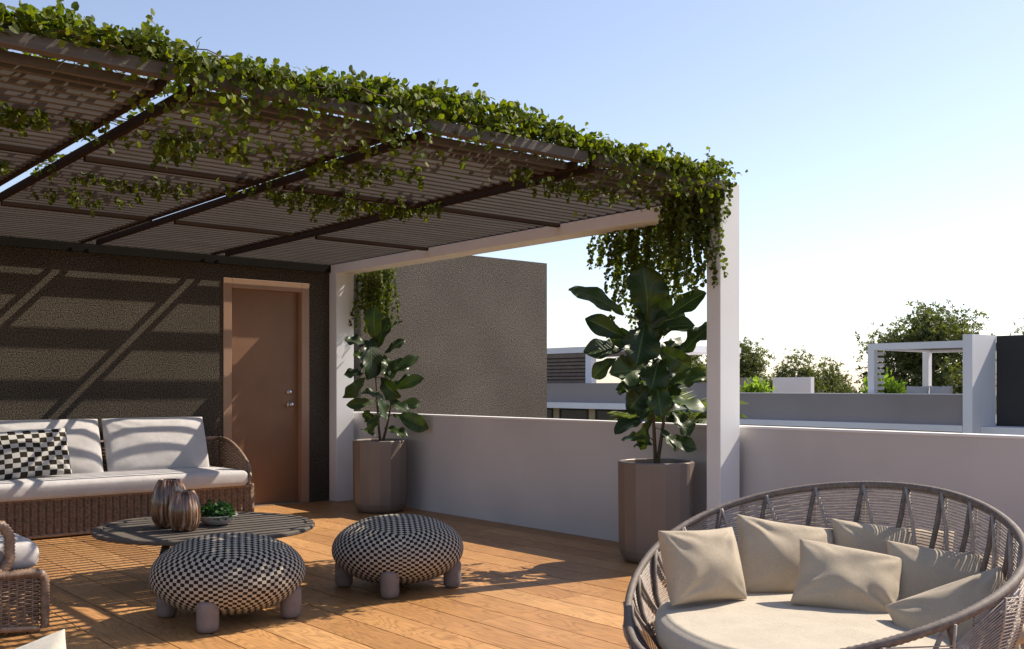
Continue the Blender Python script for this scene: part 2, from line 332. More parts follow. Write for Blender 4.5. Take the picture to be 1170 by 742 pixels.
# ------------------------------------------------------------------ foliage helpers
def leaf_template(kind):
    if kind=='ivy':   # heart shaped leaf, folded along its midrib
        P=[(0,0,0),(.30,-.10,.10),(.50,.22,.10),(.40,.64,.07),(0,.93,-.06),(-.40,.64,.07),(-.50,.22,.10),(-.30,-.10,.10),(0,.45,0)]
        F=[(0,1,2,8),(8,2,3),(8,3,4),(8,4,5),(8,5,6),(8,6,7,0)]
    elif kind=='oval':
        P=[(0,0,0),(.22,.3,.05),(.2,.7,.03),(0,1,-.05),(-.2,.7,.03),(-.22,.3,.05)]
        F=[(0,1,2,3),(0,3,4,5)]
    elif kind=='clump':  # spray of three small leaves for far trees
        P=[];F=[]
        for a,l in ((0,1),(1.1,.8),(-1.1,.8),(2.6,.6)):
            c,s=math.cos(a),math.sin(a); k=len(P)
            for (x,y,z) in ((0,.0,0),(.17,.45*l,.08),(0,l,0),(-.17,.45*l,-.08)):
                P.append((x*c-y*s,x*s+y*c,z+.15*math.sin(a*3)*y))
            F.append((k,k+1,k+2,k+3))
    else:
        P=[(0,0,0),(.05,.3,.0),(0,1,-.12),(-.05,.3,.0)]; F=[(0,1,2,3)]
    return np.array(P,float),F
def unit(a): return a/np.maximum(np.linalg.norm(a,axis=-1,keepdims=True),1e-9)
def leaves(mb,pos,dirv,nrm,size,kind='ivy'):
    """pos (n,3) base; dirv pointing direction; nrm approx normal; size (n,)"""
    P,F=leaf_template(kind); n=len(pos)
    d=unit(np.array(dirv,float)); x=unit(np.cross(d,np.array(nrm,float))); z=np.cross(x,d)
    V=(P[None,:,0,None]*x[:,None]+P[None,:,1,None]*d[:,None]+P[None,:,2,None]*z[:,None])*np.array(size)[:,None,None]+np.array(pos)[:,None]
    o=len(mb.v); k=len(P)
    mb.v+=list(map(tuple,V.reshape(-1,3).tolist())); mb.uv+=[(0,0)]*(n*k)
    for i in range(n):
        b=o+i*k
        for f in F: mb.f.append(tuple(b+j for j in f))
def rv(n): return RNG.normal(size=(n,3))
# ---- vine on the front edge
def vine_edge():
    root=thing('climbing_ivy','thick bright green ivy running along the top of the front edge of the pergola','ivy',(3,4.6,2.75))
    lf=MB(); st=MB()
    # height profile (x -> top z) with tufts
    def top(x): return 2.90-.07*max(0,min(1,(1.5-x)/.5))+.055*math.sin(x*2.1+.4)+.04*noise.noise(Vector((x*2.2,1,0)))+.05*noise.noise(Vector((x*5,7,0)))
    n=11500
    xs=RNG.uniform(-1.0,5.80,n); P=[];S=[];Dn=[];Nn=[]
    for x in xs:
        dens=.55+.6*noise.noise(Vector((x*1.7,3,1)))
        if x<1.9 : dens*=.75
        tz=top(x)+(.0 if x<4.6 else -.02*(x-4.6))
        y=FYY-.06+abs(RNG.normal(0,.22)) if RNG.random()<.75 else FYY+RNG.uniform(-.14,.05)
        u=RNG.random()**.6
        z=2.755+(tz-2.755)*u*(1 if y<FYY+.35 else .75)
        if RNG.random()<.05: z+=RNG.uniform(0,.06)
        P.append((x,y,z)); S.append(RNG.uniform(.026,.043))
    P=np.array(P)
    d=rv(len(P))*.7+np.array([0,-.3,.15]); nr=rv(len(P))*.6+np.array([.2,-.5,.6])
    leaves(lf,P,d,nr,np.array(S))
    # spill over the rail in tufts
    tufts=[(2.0,.24,520),(2.45,.18,260),(3.0,.18,300),(3.6,.12,120),(4.75,.14,260),(5.2,.15,330),(5.5,.15,330),(1.5,.07,60)]
    for cx,dep,k in tufts:
        m=k; xx=RNG.normal(cx,.20 if k>300 else .14,m); yy=FYY-.09+RNG.normal(0,.05,m)+np.where(RNG.random(m)<.35,RNG.uniform(0,.5,m),0)
        zz=2.86-np.abs(RNG.normal(0,1,m))*dep*(1-np.minimum(np.abs(xx-cx)/.6,.8))
        zz=np.where(yy>FYY+.05,np.maximum(zz-.05,2.45),zz)
        leaves(lf,np.c_[xx,yy,zz],rv(m)*.5+np.array([0,-.2,-.6]),rv(m)*.5+np.array([0,-.8,.3]),RNG.uniform(.026,.040,m))
    # shoots sticking up and stems
    for k in range(60):
        x=RNG.uniform(-.8,5.7); p=Vector((x,FYY+RNG.uniform(-.08,.15),top(x)-.05)); pts=[p.copy()]
        v=Vector((RNG.normal()*.5,-.15,1)).normalized()
        for q in range(5):
            p=p+v*.028; v=(v+Vector((RNG.normal()*.3,RNG.normal()*.2,-.12))).normalized(); pts.append(p.copy())
        st.tube(pts,.0012,4)
        A=np.array([list(q) for q in pts[1:]]); leaves(lf,A,rv(len(A))+np.array([0,0,.3]),rv(len(A))+np.array([0,-1,.3]),RNG.uniform(.024,.04,len(A)))
    for k in range(26):
        x=RNG.uniform(-.8,1.0)+k*.2; x=min(x,5.7); p=Vector((x,FYY+RNG.uniform(-.05,.3),2.79)); pts=[]
        for q in range(14):
            pts.append(p.copy()); p=p+Vector((.09,RNG.normal()*.03,RNG.normal()*.025)); p.z=min(max(p.z,2.78),2.92)
        pts=[q for q in pts if q.x<6.0]
        if len(pts)>2: st.tube(pts,.003,5)
    lf.build('foliage',M['ivy'],root); st.build('stems',M['stem'],root)
vine_edge()
def strand(lf,st,p,length,sp,size,drift=(0,0,0),wob=.25,leafdens=2):
    p=Vector(p); pts=[p.copy()]; v=Vector((RNG.normal()*wob*.5,RNG.normal()*wob*.5,-1)); L=0
    while L<length:
        p=p+v.normalized()*sp; L+=sp; pts.append(p.copy())
        v=v+Vector((RNG.normal()*wob,RNG.normal()*wob,-.35))+Vector(drift); v.normalize()
    st.tube(pts[::2] if len(pts)>6 else pts,.0011,3)
    A=np.array([list(q) for q in pts for _ in range(leafdens)])+RNG.normal(size=(len(pts)*leafdens,3))*.008; m=len(A)
    leaves(lf,A,rv(m)*.6+np.array([0,0,-.5]),rv(m)*.6+np.array([-.3,-.8,.2]),RNG.uniform(size*.7,size*1.25,m))
# ---- trailing growth that hangs through the slats
def vine_under(label,rows,matt):
    root=thing('trailing_ivy',label,'ivy',(rows[0][0],rows[0][2],2.7))
    lf=MB(); st=MB()
    for (xa,xb,yc,ys,n,lmax) in rows:
        for k in range(n):
            x=RNG.uniform(xa,xb); c=.5+.5*noise.noise(Vector((x*1.8,yc,2)))*1.6
            if RNG.random()>c+.25: continue
            y=yc+RNG.normal()*ys
            strand(lf,st,(x,y,2.70),RNG.uniform(.02,lmax)*(.4+c*.8),.020,.029,wob=.35)
        m=n*4
        xx=RNG.uniform(xa,xb,m); yy=yc+RNG.normal(size=m)*ys*1.3
        leaves(lf,np.c_[xx,yy,RNG.uniform(2.745,2.80,m)],rv(m)*np.array([1,1,.3]),rv(m)*.3+np.array([0,0,1]),RNG.uniform(.03,.05,m))
        for q in range(5):
            pts=[];x=xa;y=yc+RNG.normal()*ys
            while x<xb: pts.append((x,y,2.752+RNG.random()*.015)); x+=.12; y+=RNG.normal()*.03
            st.tube(pts,.003,4)
    lf.build('foliage',matt,root); st.build('stems',M['stem'],root)
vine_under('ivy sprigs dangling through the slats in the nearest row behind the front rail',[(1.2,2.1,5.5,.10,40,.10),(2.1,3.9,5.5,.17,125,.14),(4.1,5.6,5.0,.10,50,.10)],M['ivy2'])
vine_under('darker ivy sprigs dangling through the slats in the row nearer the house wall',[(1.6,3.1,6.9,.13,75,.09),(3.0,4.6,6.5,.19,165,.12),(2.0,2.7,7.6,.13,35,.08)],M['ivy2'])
def curtain(label,cells,loc):
    root=thing('hanging_ivy',label,'ivy',loc); lf=MB(); st=MB()
    for (x0,x1,y0,y1,z0,n,lmin,lmax,dr) in cells:
        for k in range(n):
            u=RNG.random()
            strand(lf,st,(x0+(x1-x0)*RNG.random(),y0+(y1-y0)*u,z0),RNG.uniform(lmin,lmax),.024,.030,drift=dr,wob=.16,leafdens=2)
    lf.build('foliage',M['ivy2'],root); st.build('stems',M['stem'],root)
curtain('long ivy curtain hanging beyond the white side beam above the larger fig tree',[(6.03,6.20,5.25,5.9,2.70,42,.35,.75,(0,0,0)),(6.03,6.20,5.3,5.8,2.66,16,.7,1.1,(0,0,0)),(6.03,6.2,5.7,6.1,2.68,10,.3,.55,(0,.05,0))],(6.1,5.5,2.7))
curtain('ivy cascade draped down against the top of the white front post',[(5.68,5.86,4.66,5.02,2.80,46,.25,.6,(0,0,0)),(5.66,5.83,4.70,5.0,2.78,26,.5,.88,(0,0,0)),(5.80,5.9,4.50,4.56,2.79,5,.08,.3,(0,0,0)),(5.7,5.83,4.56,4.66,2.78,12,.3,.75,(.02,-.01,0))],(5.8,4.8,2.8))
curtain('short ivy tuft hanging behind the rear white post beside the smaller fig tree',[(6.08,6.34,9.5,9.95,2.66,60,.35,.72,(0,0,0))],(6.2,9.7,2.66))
# ------------------------------------------------------------------ planters + fig trees
def planter(loc,label):
    x,y=loc; r=thing('planter',label,'planter',(x,y,0),'tall faceted taupe planters')
    n=16; prof=[(.20,0),(.235,.012),(.262,.045),(.277,.09),(.281,.16),(.287,.72),(.287,.738),(.280,.745),(.262,.745),(.257,.735),(.255,.66)]
    vs=[];fs=[]; 
    for rr,z in prof:
        for k in range(n): a=2*PI*(k+.5)/n; vs.append((x+rr*math.cos(a),y+rr*math.sin(a),z))
    for i in range(len(prof)-1):
        for k in range(n): fs.append((i*n+k,i*n+(k+1)%n,(i+1)*n+(k+1)%n,(i+1)*n+k))
    fs.append(tuple(range(n))[::-1])
    MB().add(vs,fs).build('pot',M['pot'],r,bevel=.012,seg=3).data.polygons.foreach_set('use_smooth',[False]*len(fs))
    t=MB(); prof2=[(0.001,.70),(.12,.705),(.2,.695),(.258,.685)]
    vs=[];m=28
    for rr,z in prof2:
        for k in range(m): a=2*PI*k/m; vs.append((x+rr*math.cos(a),y+rr*math.sin(a),z+.008*math.sin(7*a+rr*50)))
    t.add(vs,[(i*m+k,i*m+(k+1)%m,(i+1)*m+(k+1)%m,(i+1)*m+k) for i in range(3) for k in range(m)]); t.build('soil',M['soil'],r,smooth=True)
LP=(5.745,8.90); RP=(5.69,5.045)
planter(LP,'tall faceted taupe planter beside the rear white post and the door')
planter(RP,'tall faceted taupe planter by the front white post, behind the round daybed')
def figleaf(mb,base,tip,width,nrm,fold=.18,bend=.12,wave=.03,seed=0):
    base=Vector(base);tip=Vector(tip);ax=tip-base;L=ax.length;l=ax.normalized()
    n=Vector(nrm);n=(n-l*n.dot(l)).normalized();s=l.cross(n)
    NU,NV=8,12; vs=[];uv=[]; rr=random.Random(seed); ph=rr.uniform(0,6); twist=rr.uniform(-.9,.9)
    for j in range(NV+1):
        v=j/NV
        # fiddle outline : narrow waist near the base, broad rounded end
        wv=width*.5*(math.sin(PI*min(v*1.02,1)**1.15)**.62)*(.50+.62*v**.8)*(1-.12*math.exp(-((v-.42)/.12)**2))
        if v<.02: wv=width*.04
        if j==NV: wv=width*.03
        for i in range(NU+1):
            u=i/NU*2-1
            h=-bend*L*(v-.5)**2*4*.5+bend*L*.5 + fold*abs(u)*wv + wave*width*math.sin(v*15+ph+(1.6 if u>0 else 0))*u*u
            tw=twist*(v-.3); p=base+l*(v*L)+(s*math.cos(tw)+n*math.sin(tw))*(u*wv)+(n*math.cos(tw)-s*math.sin(tw))*h
            vs.append(p); uv.append((u,v))
    fs=[(j*(NU+1)+i,j*(NU+1)+i+1,(j+1)*(NU+1)+i+1,(j+1)*(NU+1)+i) for j in range(NV) for i in range(NU)]
    mb.add(vs,fs,uv)
def figtree(loc,label,scale_px,trunkpx,basepx,specs,seed):
    """specs in photograph pixels relative to basepx: the leaf's base and tip sideways/up from the stem foot, plus depth"""
    rr=random.Random(seed); x,y=loc; root=thing('fig_tree',label,'plant',(x,y,.70),'fiddle leaf fig trees')
    O=Vector((x,y,.70)); lf=MB(); st=MB()
    def W(px,py,d=0): return O+Rt*((px-basepx[0])/scale_px)+Up*((basepx[1]-py)/scale_px)+Fw*d
    for tr in trunkpx:
        pts=[W(*q) for q in tr]; st.tube(pts,[.015-.009*i/(len(pts)-1) for i in range(len(pts))],8)
    allp=[W(*q) for tr in trunkpx for q in tr]
    # densify trunk polyline for petiole anchors
    anc=[]
    for tr in trunkpx:
        P=[W(*q) for q in tr]
        for a,b in zip(P[:-1],P[1:]):
            for k in range(6): anc.append(a.lerp(b,k/6))
        anc.append(P[-1])
    for s in specs:
        (bx,by,tx,ty,w)=s[:5]; dd=s[5] if len(s)>5 else rr.uniform(-.12,.12); d0=s[6] if len(s)>6 else dd*.25; up=s[7] if len(s)>7 else rr.uniform(.1,1.4)
        b=W(bx,by,d0); t=W(tx,ty,dd)
        nr=(-Fw*rr.uniform(.7,1.0)+Up*up+Rt*rr.uniform(-.7,.7))
        a=min(anc,key=lambda q:(q-b).length+max(0,q.z-b.z)*1.5)
        mid=a.lerp(b,.5)+Vector((0,0,.01)); st.tube([a,mid,b],[.005,.004,.003],5)
        figleaf(lf,b,t,w/scale_px*1.08,nr,seed=rr.random(),bend=rr.uniform(.05,.22),fold=rr.uniform(.12,.38),wave=rr.uniform(.04,.15))
    lf.build('foliage',M['fig'],root,smooth=True); st.build('trunk',M['stem'],root,smooth=True)
SR=[(736,372,733,308,50,-.05,0,.1),(712,362,649,336,27,-.1),(755,368,801,338,26,-.1,0,.6),(745,378,787,376,24,-.18),(716,388,669,366,25,.0),(735,372,722,420,46,-.2,-.05,.5),(752,372,758,335,34,.12),(775,408,812,372,30,.0),(712,402,666,404,28,-.1),
(742,425,694,428,38,-.2,-.05,.4),(750,400,785,422,28,-.15),(746,432,750,476,30,-.2),(755,440,802,430,32,-.1),(760,455,802,474,32,-.15),(738,480,699,494,26,-.2,-.05,.8),(744,478,734,514,20,.1),(752,490,768,514,24,-.1),(755,497,791,512,20,-.1),(745,507,725,511,16,.1),(760,478,790,488,24,.1),(738,400,715,385,32,.15),(750,392,735,352,40,.05),(742,450,712,448,30,.12),(750,452,775,440,30,.15),(756,420,772,392,28,.1),(742,408,738,372,36,.1),(748,462,728,478,26,-.15),(765,470,782,498,26,-.12),(742,440,720,468,30,.05),(752,412,738,446,36,-.22),(705,410,678,432,22,.1),(758,385,778,352,26,.15),(748,470,716,462,26,.12),(752,476,790,468,26,.14),(744,446,706,446,26,.2),(756,428,790,440,28,.2),(740,500,712,504,16,.15),(758,444,784,424,26,.22),(734,392,700,388,26,.2),(744,415,716,412,30,.22),(757,400,795,398,28,.2)]
figtree(RP,'large fiddle leaf fig with broad dark leaves in the planter by the front post','',0,0,[],0) if False else None
figtree(RP,'larger fiddle leaf fig with broad dark leaves, in the planter by the front white post',149.5,[[(748,532),(746,490),(744,440),(746,400),(742,372)],[(750,528),(757,480),(760,440),(768,405)],[(744,430),(725,405),(712,395)]],(748,532),SR,5)
SL=[(430,390,430,347,24,-.05,0,.1),(437,378,462,366,15,-.1),(424,392,396,388,20,-.12),(426,385,424,432,30,-.18,-.05,.4),(440,402,462,386,14,.1),(420,425,393,426,16,0),(418,430,394,452,18,-.15),(440,440,452,412,24,-.12),(447,440,478,432,18,.1),(452,442,486,430,16,-.1),(430,458,398,461,14,-.12),(440,455,415,448,20,-.15),(450,472,491,488,22,-.1),(455,462,480,458,14,.1),(430,480,414,470,16,.1),(436,470,424,494,16,-.1),(440,487,468,497,14,-.12),(430,498,410,490,10,.1),(436,430,460,452,24,-.15),(440,420,468,414,18,.12),(432,420,412,410,20,.1),(445,455,468,470,18,-.12),(430,445,440,480,20,.1),(424,410,402,402,16,.1),(438,405,452,430,22,-.14),(446,425,478,404,14,.1),(428,400,444,360,22,.1)]
figtree(LP,'smaller fiddle leaf fig with drooping dark leaves, in the planter beside the door',110.,[[(435,506),(432,470),(430,430),(431,395)],[(437,506),(444,480),(449,450),(447,430)]],(435,506),SL,9)
# ------------------------------------------------------------------ soft goods
def sgn(a,p): return math.copysign(abs(a)**p,a)
def pillow(name,mat,center,u,v,w,h,th,seed=0,parent=None,pinch=.06,wr=.02,uvs=1.0,n=26,dent=0,uvw=None):
    """scatter cushion: u, v are the in-plane axes, corners drawn out, creases run towards the corners"""
    c=Vector(center);u=Vector(u).normalized();v=Vector(v);v=(v-u*v.dot(u)).normalized();nn=u.cross(v)
    vs=[];uv=[];fs=[];off=Vector((seed*3.1,seed*1.7,0))
    for side in (1,-1):
        for j in range(n+1):
            for i in range(n+1):
                a=math.sin((i/n-.5)*PI)*.5+(i/n-.5); b=math.sin((j/n-.5)*PI)*.5+(j/n-.5)   # -1..1 denser near the edge
                ea=max(0,1-a*a);eb=max(0,1-b*b)
                prof=(ea**.42)*(eb**.42)
                pa=a*(1-pinch*(1-abs(a)**2)*0-pinch*(eb)); pb=b*(1-pinch*(ea))
                q=Vector((a*1.6,b*1.6,side*.7))+off
                cr=noise.noise(q*.9)*.9
                for ci,(ca_,cb_) in enumerate(((1,1),(1,-1),(-1,1),(-1,-1))):
                    da,db_=a-ca_,b-cb_; dd=math.hypot(da,db_); ph=math.atan2(db_,da)
                    cr+=(.9+.6*math.sin(seed*1.3+ci*2.1))*math.exp(-(dd/.75)**2)*min(1,dd*2.2)*abs(math.sin(ph*5+seed+ci+side+.5*noise.noise(q*2)))**1.6*1.6
                hgt=th*.5*prof*(1-dent*math.exp(-((a)**2+(b-.25)**2)/.18))+cr*wr*min(1,prof*1.3)
                p=c+u*(pa*w/2)+v*(pb*h/2)+nn*(side*hgt)
                p+=(u*noise.noise(q*1.3+Vector((9,0,0)))+v*noise.noise(q*1.3+Vector((0,9,0))))*.012*(1 if side else 0)*prof
                vs.append(p); uv.append((a*(w/2)/uvs,b*(h/2)/uvs) if not uvw else (a*uvw[0]/2+.5,b*uvw[1]/2+.5))
    m=(n+1)**2
    for s_ in (0,1):
        for j in range(n):
            for i in range(n):
                k=s_*m+j*(n+1)+i; q=(k,k+1,k+n+2,k+n+1); fs.append(q if s_==0 else q[::-1])
    mb=MB().add(vs,fs,uv); o=mb.build(name,mat,parent,smooth=True)
    import bmesh
    bm=bmesh.new(); bm.from_mesh(o.data); bmesh.ops.remove_doubles(bm,verts=bm.verts,dist=.0004); bm.to_mesh(o.data); bm.free()
    s=o.modifiers.new('sub','SUBSURF'); s.levels=1; s.render_levels=1
    return o
def slab(name,mat,x0,x1,y0,y1,z0,z1,parent,r=.05,crown=.012,front_bulge=.01,seed=0):
    """seat cushion with rounded edges and a soft crown"""
    NX,NY,NZ=max(8,int((x1-x0)/.05)),max(8,int((y1-y0)/.05)),6
    import bmesh
    bm=bmesh.new(); bmesh.ops.create_cube(bm,size=1)
    bmesh.ops.scale(bm,vec=(x1-x0,y1-y0,z1-z0),verts=bm.verts)
    bmesh.ops.translate(bm,vec=((x0+x1)/2,(y0+y1)/2,(z0+z1)/2),verts=bm.verts)
    bmesh.ops.bevel(bm,geom=bm.edges[:],offset=r,segments=5,affect='EDGES',profile=.6)
    me=bpy.data.meshes.new('tmp')
    bmesh.ops.subdivide_edges(bm,edges=[e for e in bm.edges if e.calc_length()>.12],cuts=14,use_grid_fill=True)
    bmesh.ops.triangulate(bm,faces=[f for f in bm.faces if len(f.verts)>4])
    mb=MB(); bm.verts.index_update(); vs=[];uv=[]
    for v in bm.verts:
        p=v.co.copy(); a=(p.x-(x0+x1)/2)/((x1-x0)/2); b=(p.y-(y0+y1)/2)/((y1-y0)/2); c=(p.z-(z0+z1)/2)/((z1-z0)/2)
        if c>0: p.z+=crown*(1-a**4)*(1-b**4)*c+ .004*noise.noise(p*6+Vector((seed,0,0)))
        p.y+=front_bulge*b*(1-c*c); p.x+=front_bulge*a*(1-c*c)
        vs.append(p); uv.append((p.x,p.y+p.z))
    mb.add(vs,[[v.index for v in f.verts] for f in bm.faces],uv); bm.free()
    return mb.build(name,mat,parent,smooth=True)
# ---- woven wicker: horizontal strands passing in front of and behind upright stakes
def resample(path,step):
    pts=[Vector(p) for p in path]; out=[pts[0].copy()]; acc=0; s=[0]
    for a,b in zip(pts[:-1],pts[1:]):
        L=(b-a).length; t=step-acc
        while t<=L: out.append(a.lerp(b,t/L)); t+=step
        acc=(acc+L)%step
    return out
def weave(mb,path,z0,ztop,stake=.055,row=.0165,sr=.0078,wob=.007,col=False):
    """path: list of xy; ztop: function of arclength fraction"""
    P=resample([Vector((p[0],p[1],0)) for p in path],stake/4); n=len(P)
    nm=[]
    for i in range(n):
        t=(P[min(i+1,n-1)]-P[max(i-1,0)]).normalized(); nm.append(Vector((t.y,-t.x,0)))
    zmax=max(ztop(i/(n-1)) for i in range(n)); k=0; z=z0+row*.5
    while z<zmax-.004:
        run=[]
        for i in range(n):
            zt=ztop(i/(n-1))
            if z<zt: run.append(P[i]+nm[i]*(wob*math.cos(PI*i/4*1.0*(1)+(0 if col else PI*k)))+Vector((0,0,z+.0012*math.sin(i*.9+k*2))))
            else:
                if len(run)>2: mb.tube(run,sr,5,cap=False,up=(0,0,1))
                run=[]
        if len(run)>2: mb.tube(run,sr,5,cap=False,up=(0,0,1))
        z+=row; k+=1
    for i in range(2,n,4):
        mb.tube([P[i]+Vector((0,0,z0)),P[i]+Vector((0,0,ztop(i/(n-1))))],.0055,5,cap=False)
def wrapped(mb,pts,r=.022,pitch=.016,n=8):
    """pole bound with strand: radius swells at each turn"""
    pp=resample(pts,pitch/2); mb.tube(pp,[r*(1.0 if i%2 else .80) for i in range(len(pp))],n)
def arc(cx,cy,r,a0,a1,n=8): return [(cx+r*math.cos(R_(a0+(a1-a0)*k/n)),cy+r*math.sin(R_(a0+(a1-a0)*k/n))) for k in range(n+1)]
def sofa():
    X0,X1,Y0,Y1=1.86,4.455,9.10,10.02
    root=thing('wicker_sofa','long brown wicker sofa with white cushions against the dark plaster wall','sofa',((X0+X1)/2,9.6,0))
    r=.13
    path=[(X0,Y1)]+arc(X0+r,Y0+r,r,180,270)+arc(X1-r,Y0+r,r,270,360)+[(X1,Y1)]
    b=MB(); weave(b,path,.035,lambda s:.335,stake=.031,row=.0135,sr=.0058,wob=.012,col=True); b.build('woven_base',M['wicker'],root,smooth=True)
    inner=[(x+(.012 if x<3 else -.012),y+.012) for x,y in path]
    t=MB(); 
    for (xa,ya),(xb,yb) in zip(inner[:-1],inner[1:]):
        t.add([(xa,ya,.03),(xb,yb,.03),(xb,yb,.33),(xa,ya,.33)],[(0,1,2,3)])
    t.box(X0+.03,X1-.03,Y0+.04,Y1,.30,.325); t.build('inner_lining',M['wickerdark'],root)
    p=MB(); wrapped(p,[(x,y,.028) for x,y in path],.018); wrapped(p,[(x,y,.338) for x,y in path],.015); p.build('base_rim',M['wicker'],root,smooth=True)
    for sx,xe in ((1,X1),(-1,X0)):
        # arm: curved shell rising from the seat front to the back
        def zt(s): return .36+ (.755-.36)*(1-(1-min(s/.95,1))**2.0)
        ap=[(xe-sx*.10,Y0+.02)]+[(xe-sx*(.10-.09*math.sin(k/6*PI/2)),Y0+.02+.22*(1-math.cos(k/6*PI/2))) for k in range(1,7)]+[(xe-sx*.01,Y1-.2),(xe-sx*.02,Y1-.06)]
        if sx<0: pass
        a=MB(); weave(a,ap if sx>0 else ap,.345,zt,stake=.05); a.build('arm',M['wicker'],root,smooth=True)
        q=resample([Vector((x,y,0)) for x,y in ap],.03); nq=len(q)
        rim=MB(); wrapped(rim,[(v.x,v.y,zt(i/(nq-1))+.01) for i,v in enumerate(q)],.022); rim.build('arm_rim',M['wicker'],root,smooth=True)
    bk=MB(); bp=[(X0+.02,Y1-.06),(X1-.02,Y1-.06)]; weave(bk,bp[::-1],.33,lambda s:.755); wrapped(bk,[(X0+.02,Y1-.06,.765),(X1-.02,Y1-.06,.765)],.02); bk.build('backrest',M['wicker'],root,smooth=True)
    slab('seat_cushion',M['sofafab'],X0+.10,X1-.13,Y0-.06,Y1-.14,.345,.492,root,r=.045,crown=.014,front_bulge=.012)
    lean=Vector((0,.36,1)).normalized()
    for k,(xa,xb) in enumerate(((2.16,3.17),(3.19,4.20))):
        pillow('back_cushion',M['sofafab'],((xa+xb)/2,9.70,.735),(1,0,0),lean,xb-xa,.56,.20,seed=k+2,parent=root,pinch=.0,wr=.012,n=24)
    return root
sofa()
pc=pillow('scatter_cushion',M['checkp'],(2.48,9.42,.715),(1,.07,.03),(-.02,.28,1),.66,.43,.15,seed=5,pinch=.035,wr=.012,uvw=(5.3,5.0))
tag(pc,'black and white checkerboard pillow leaning on the left back cushion of the sofa','cushion')
# ---- wicker armchair
def armchair():
    root=thing('wicker_armchair','brown wicker armchair with white seat cushion at the left edge, facing the coffee table','armchair',(1.15,6.1,0),'wicker armchairs')
    X0,X1,Y0,Y1=.72,1.56,5.67,6.55
    for y,s in ((Y0,1),(Y1,-1)):
        b=MB(); pth=[(X0,y),(X1-.03,y)]
        weave(b,pth,.05,lambda q:.315,stake=.038,row=.0105,sr=.0048,wob=.005); 
        b.build('side_panel',M['wicker'],root,smooth=True)
        p=MB(); wrapped(p,[(X0,y,.10),(X1-.35,y,.06),(X1-.02,y,.022)],.020)
        wrapped(p,[(X0,y,.318),(X1-.06,y,.322),(X1-.015,y,.310),(X1,y,.27),(X1,y,.02)],.026,pitch=.018)
        p.build('side_frame',M['wicker'],root,smooth=True)
        # arm roll
        a=MB(); ya=y+s*.03
        def zt(q): return .60-.0*q
        weave(a,[(X0,ya),(1.34,ya)],.34,lambda q:.585 if q<.93 else .585-(q-.93)*1.2,stake=.045,row=.015)
        wrapped(a,[(X0,ya,.595),(1.28,ya,.595),(1.36,ya,.575),(1.395,ya,.52),(1.395,ya,.40),(1.36,ya,.335),(X0,ya,.33)],.030,pitch=.018)
        a.build('arm',M['wicker'],root,smooth=True)
    f=MB(); weave(f,[(X1-.02,Y0+.02),(X1-.02,Y1-.02)],.05,lambda q:.315); f.build('front_panel',M['wicker'],root,smooth=True)
    k=MB(); weave(k,[(X0+.02,Y0),(X0+.02,Y1)],.05,lambda q:.66); wrapped(k,[(X0+.02,Y0,.66),(X0+.02,Y1,.66)],.024); k.build('backrest',M['wicker'],root,smooth=True)
    MB().box(X0+.03,X1-.06,Y0+.04,Y1-.04,.28,.31).build('seat_frame',M['wickerdark'],root)
    slab('seat_cushion',M['sofafab'],X0+.2,X1-.01,Y0+.07,Y1-.07,.325,.475,root,r=.06,crown=.02,seed=3)
    pillow('back_cushion',M['sofafab'],(X0+.20,(Y0+Y1)/2,.60),(0,1,0),(-.3,0,1),.6,.40,.18,seed=8,parent=root,wr=.012)
    return root
ac=armchair()
def copy_tree(o,parent=None):
    c=o.copy(); C.objects.link(c)
    if parent: c.parent=parent
    for ch in o.children: copy_tree(ch,c)
    return c
a2=copy_tree(ac); a2.location=(.42,2.05,-.03); a2.location.z=0; a2['label']='wicker armchair nearest the camera, carrying the pale cream pillow'; a2.rotation_euler.z=R_(0)
tip=Vector((.68,2.31,.775)); lu=(Rt*.94-Up*.36).normalized()  # upper edge direction (falls to the left when reversed)
e1=(-Rt*.93-Up*.33-Fw*.12).normalized(); e2=(Rt*.36-Up*.78-Fw*.50).normalized(); e2=(e2-e1*e2.dot(e1)).normalized()
cc=tip+e1*.235+e2*.235
po=pillow('scatter_cushion',M['creamlight'],cc,-e1,-e2,.47,.47,.13,seed=11,pinch=.05,wr=.01)
tag(po,'pale cream pillow whose corner shows at the bottom left corner of the picture','cushion')
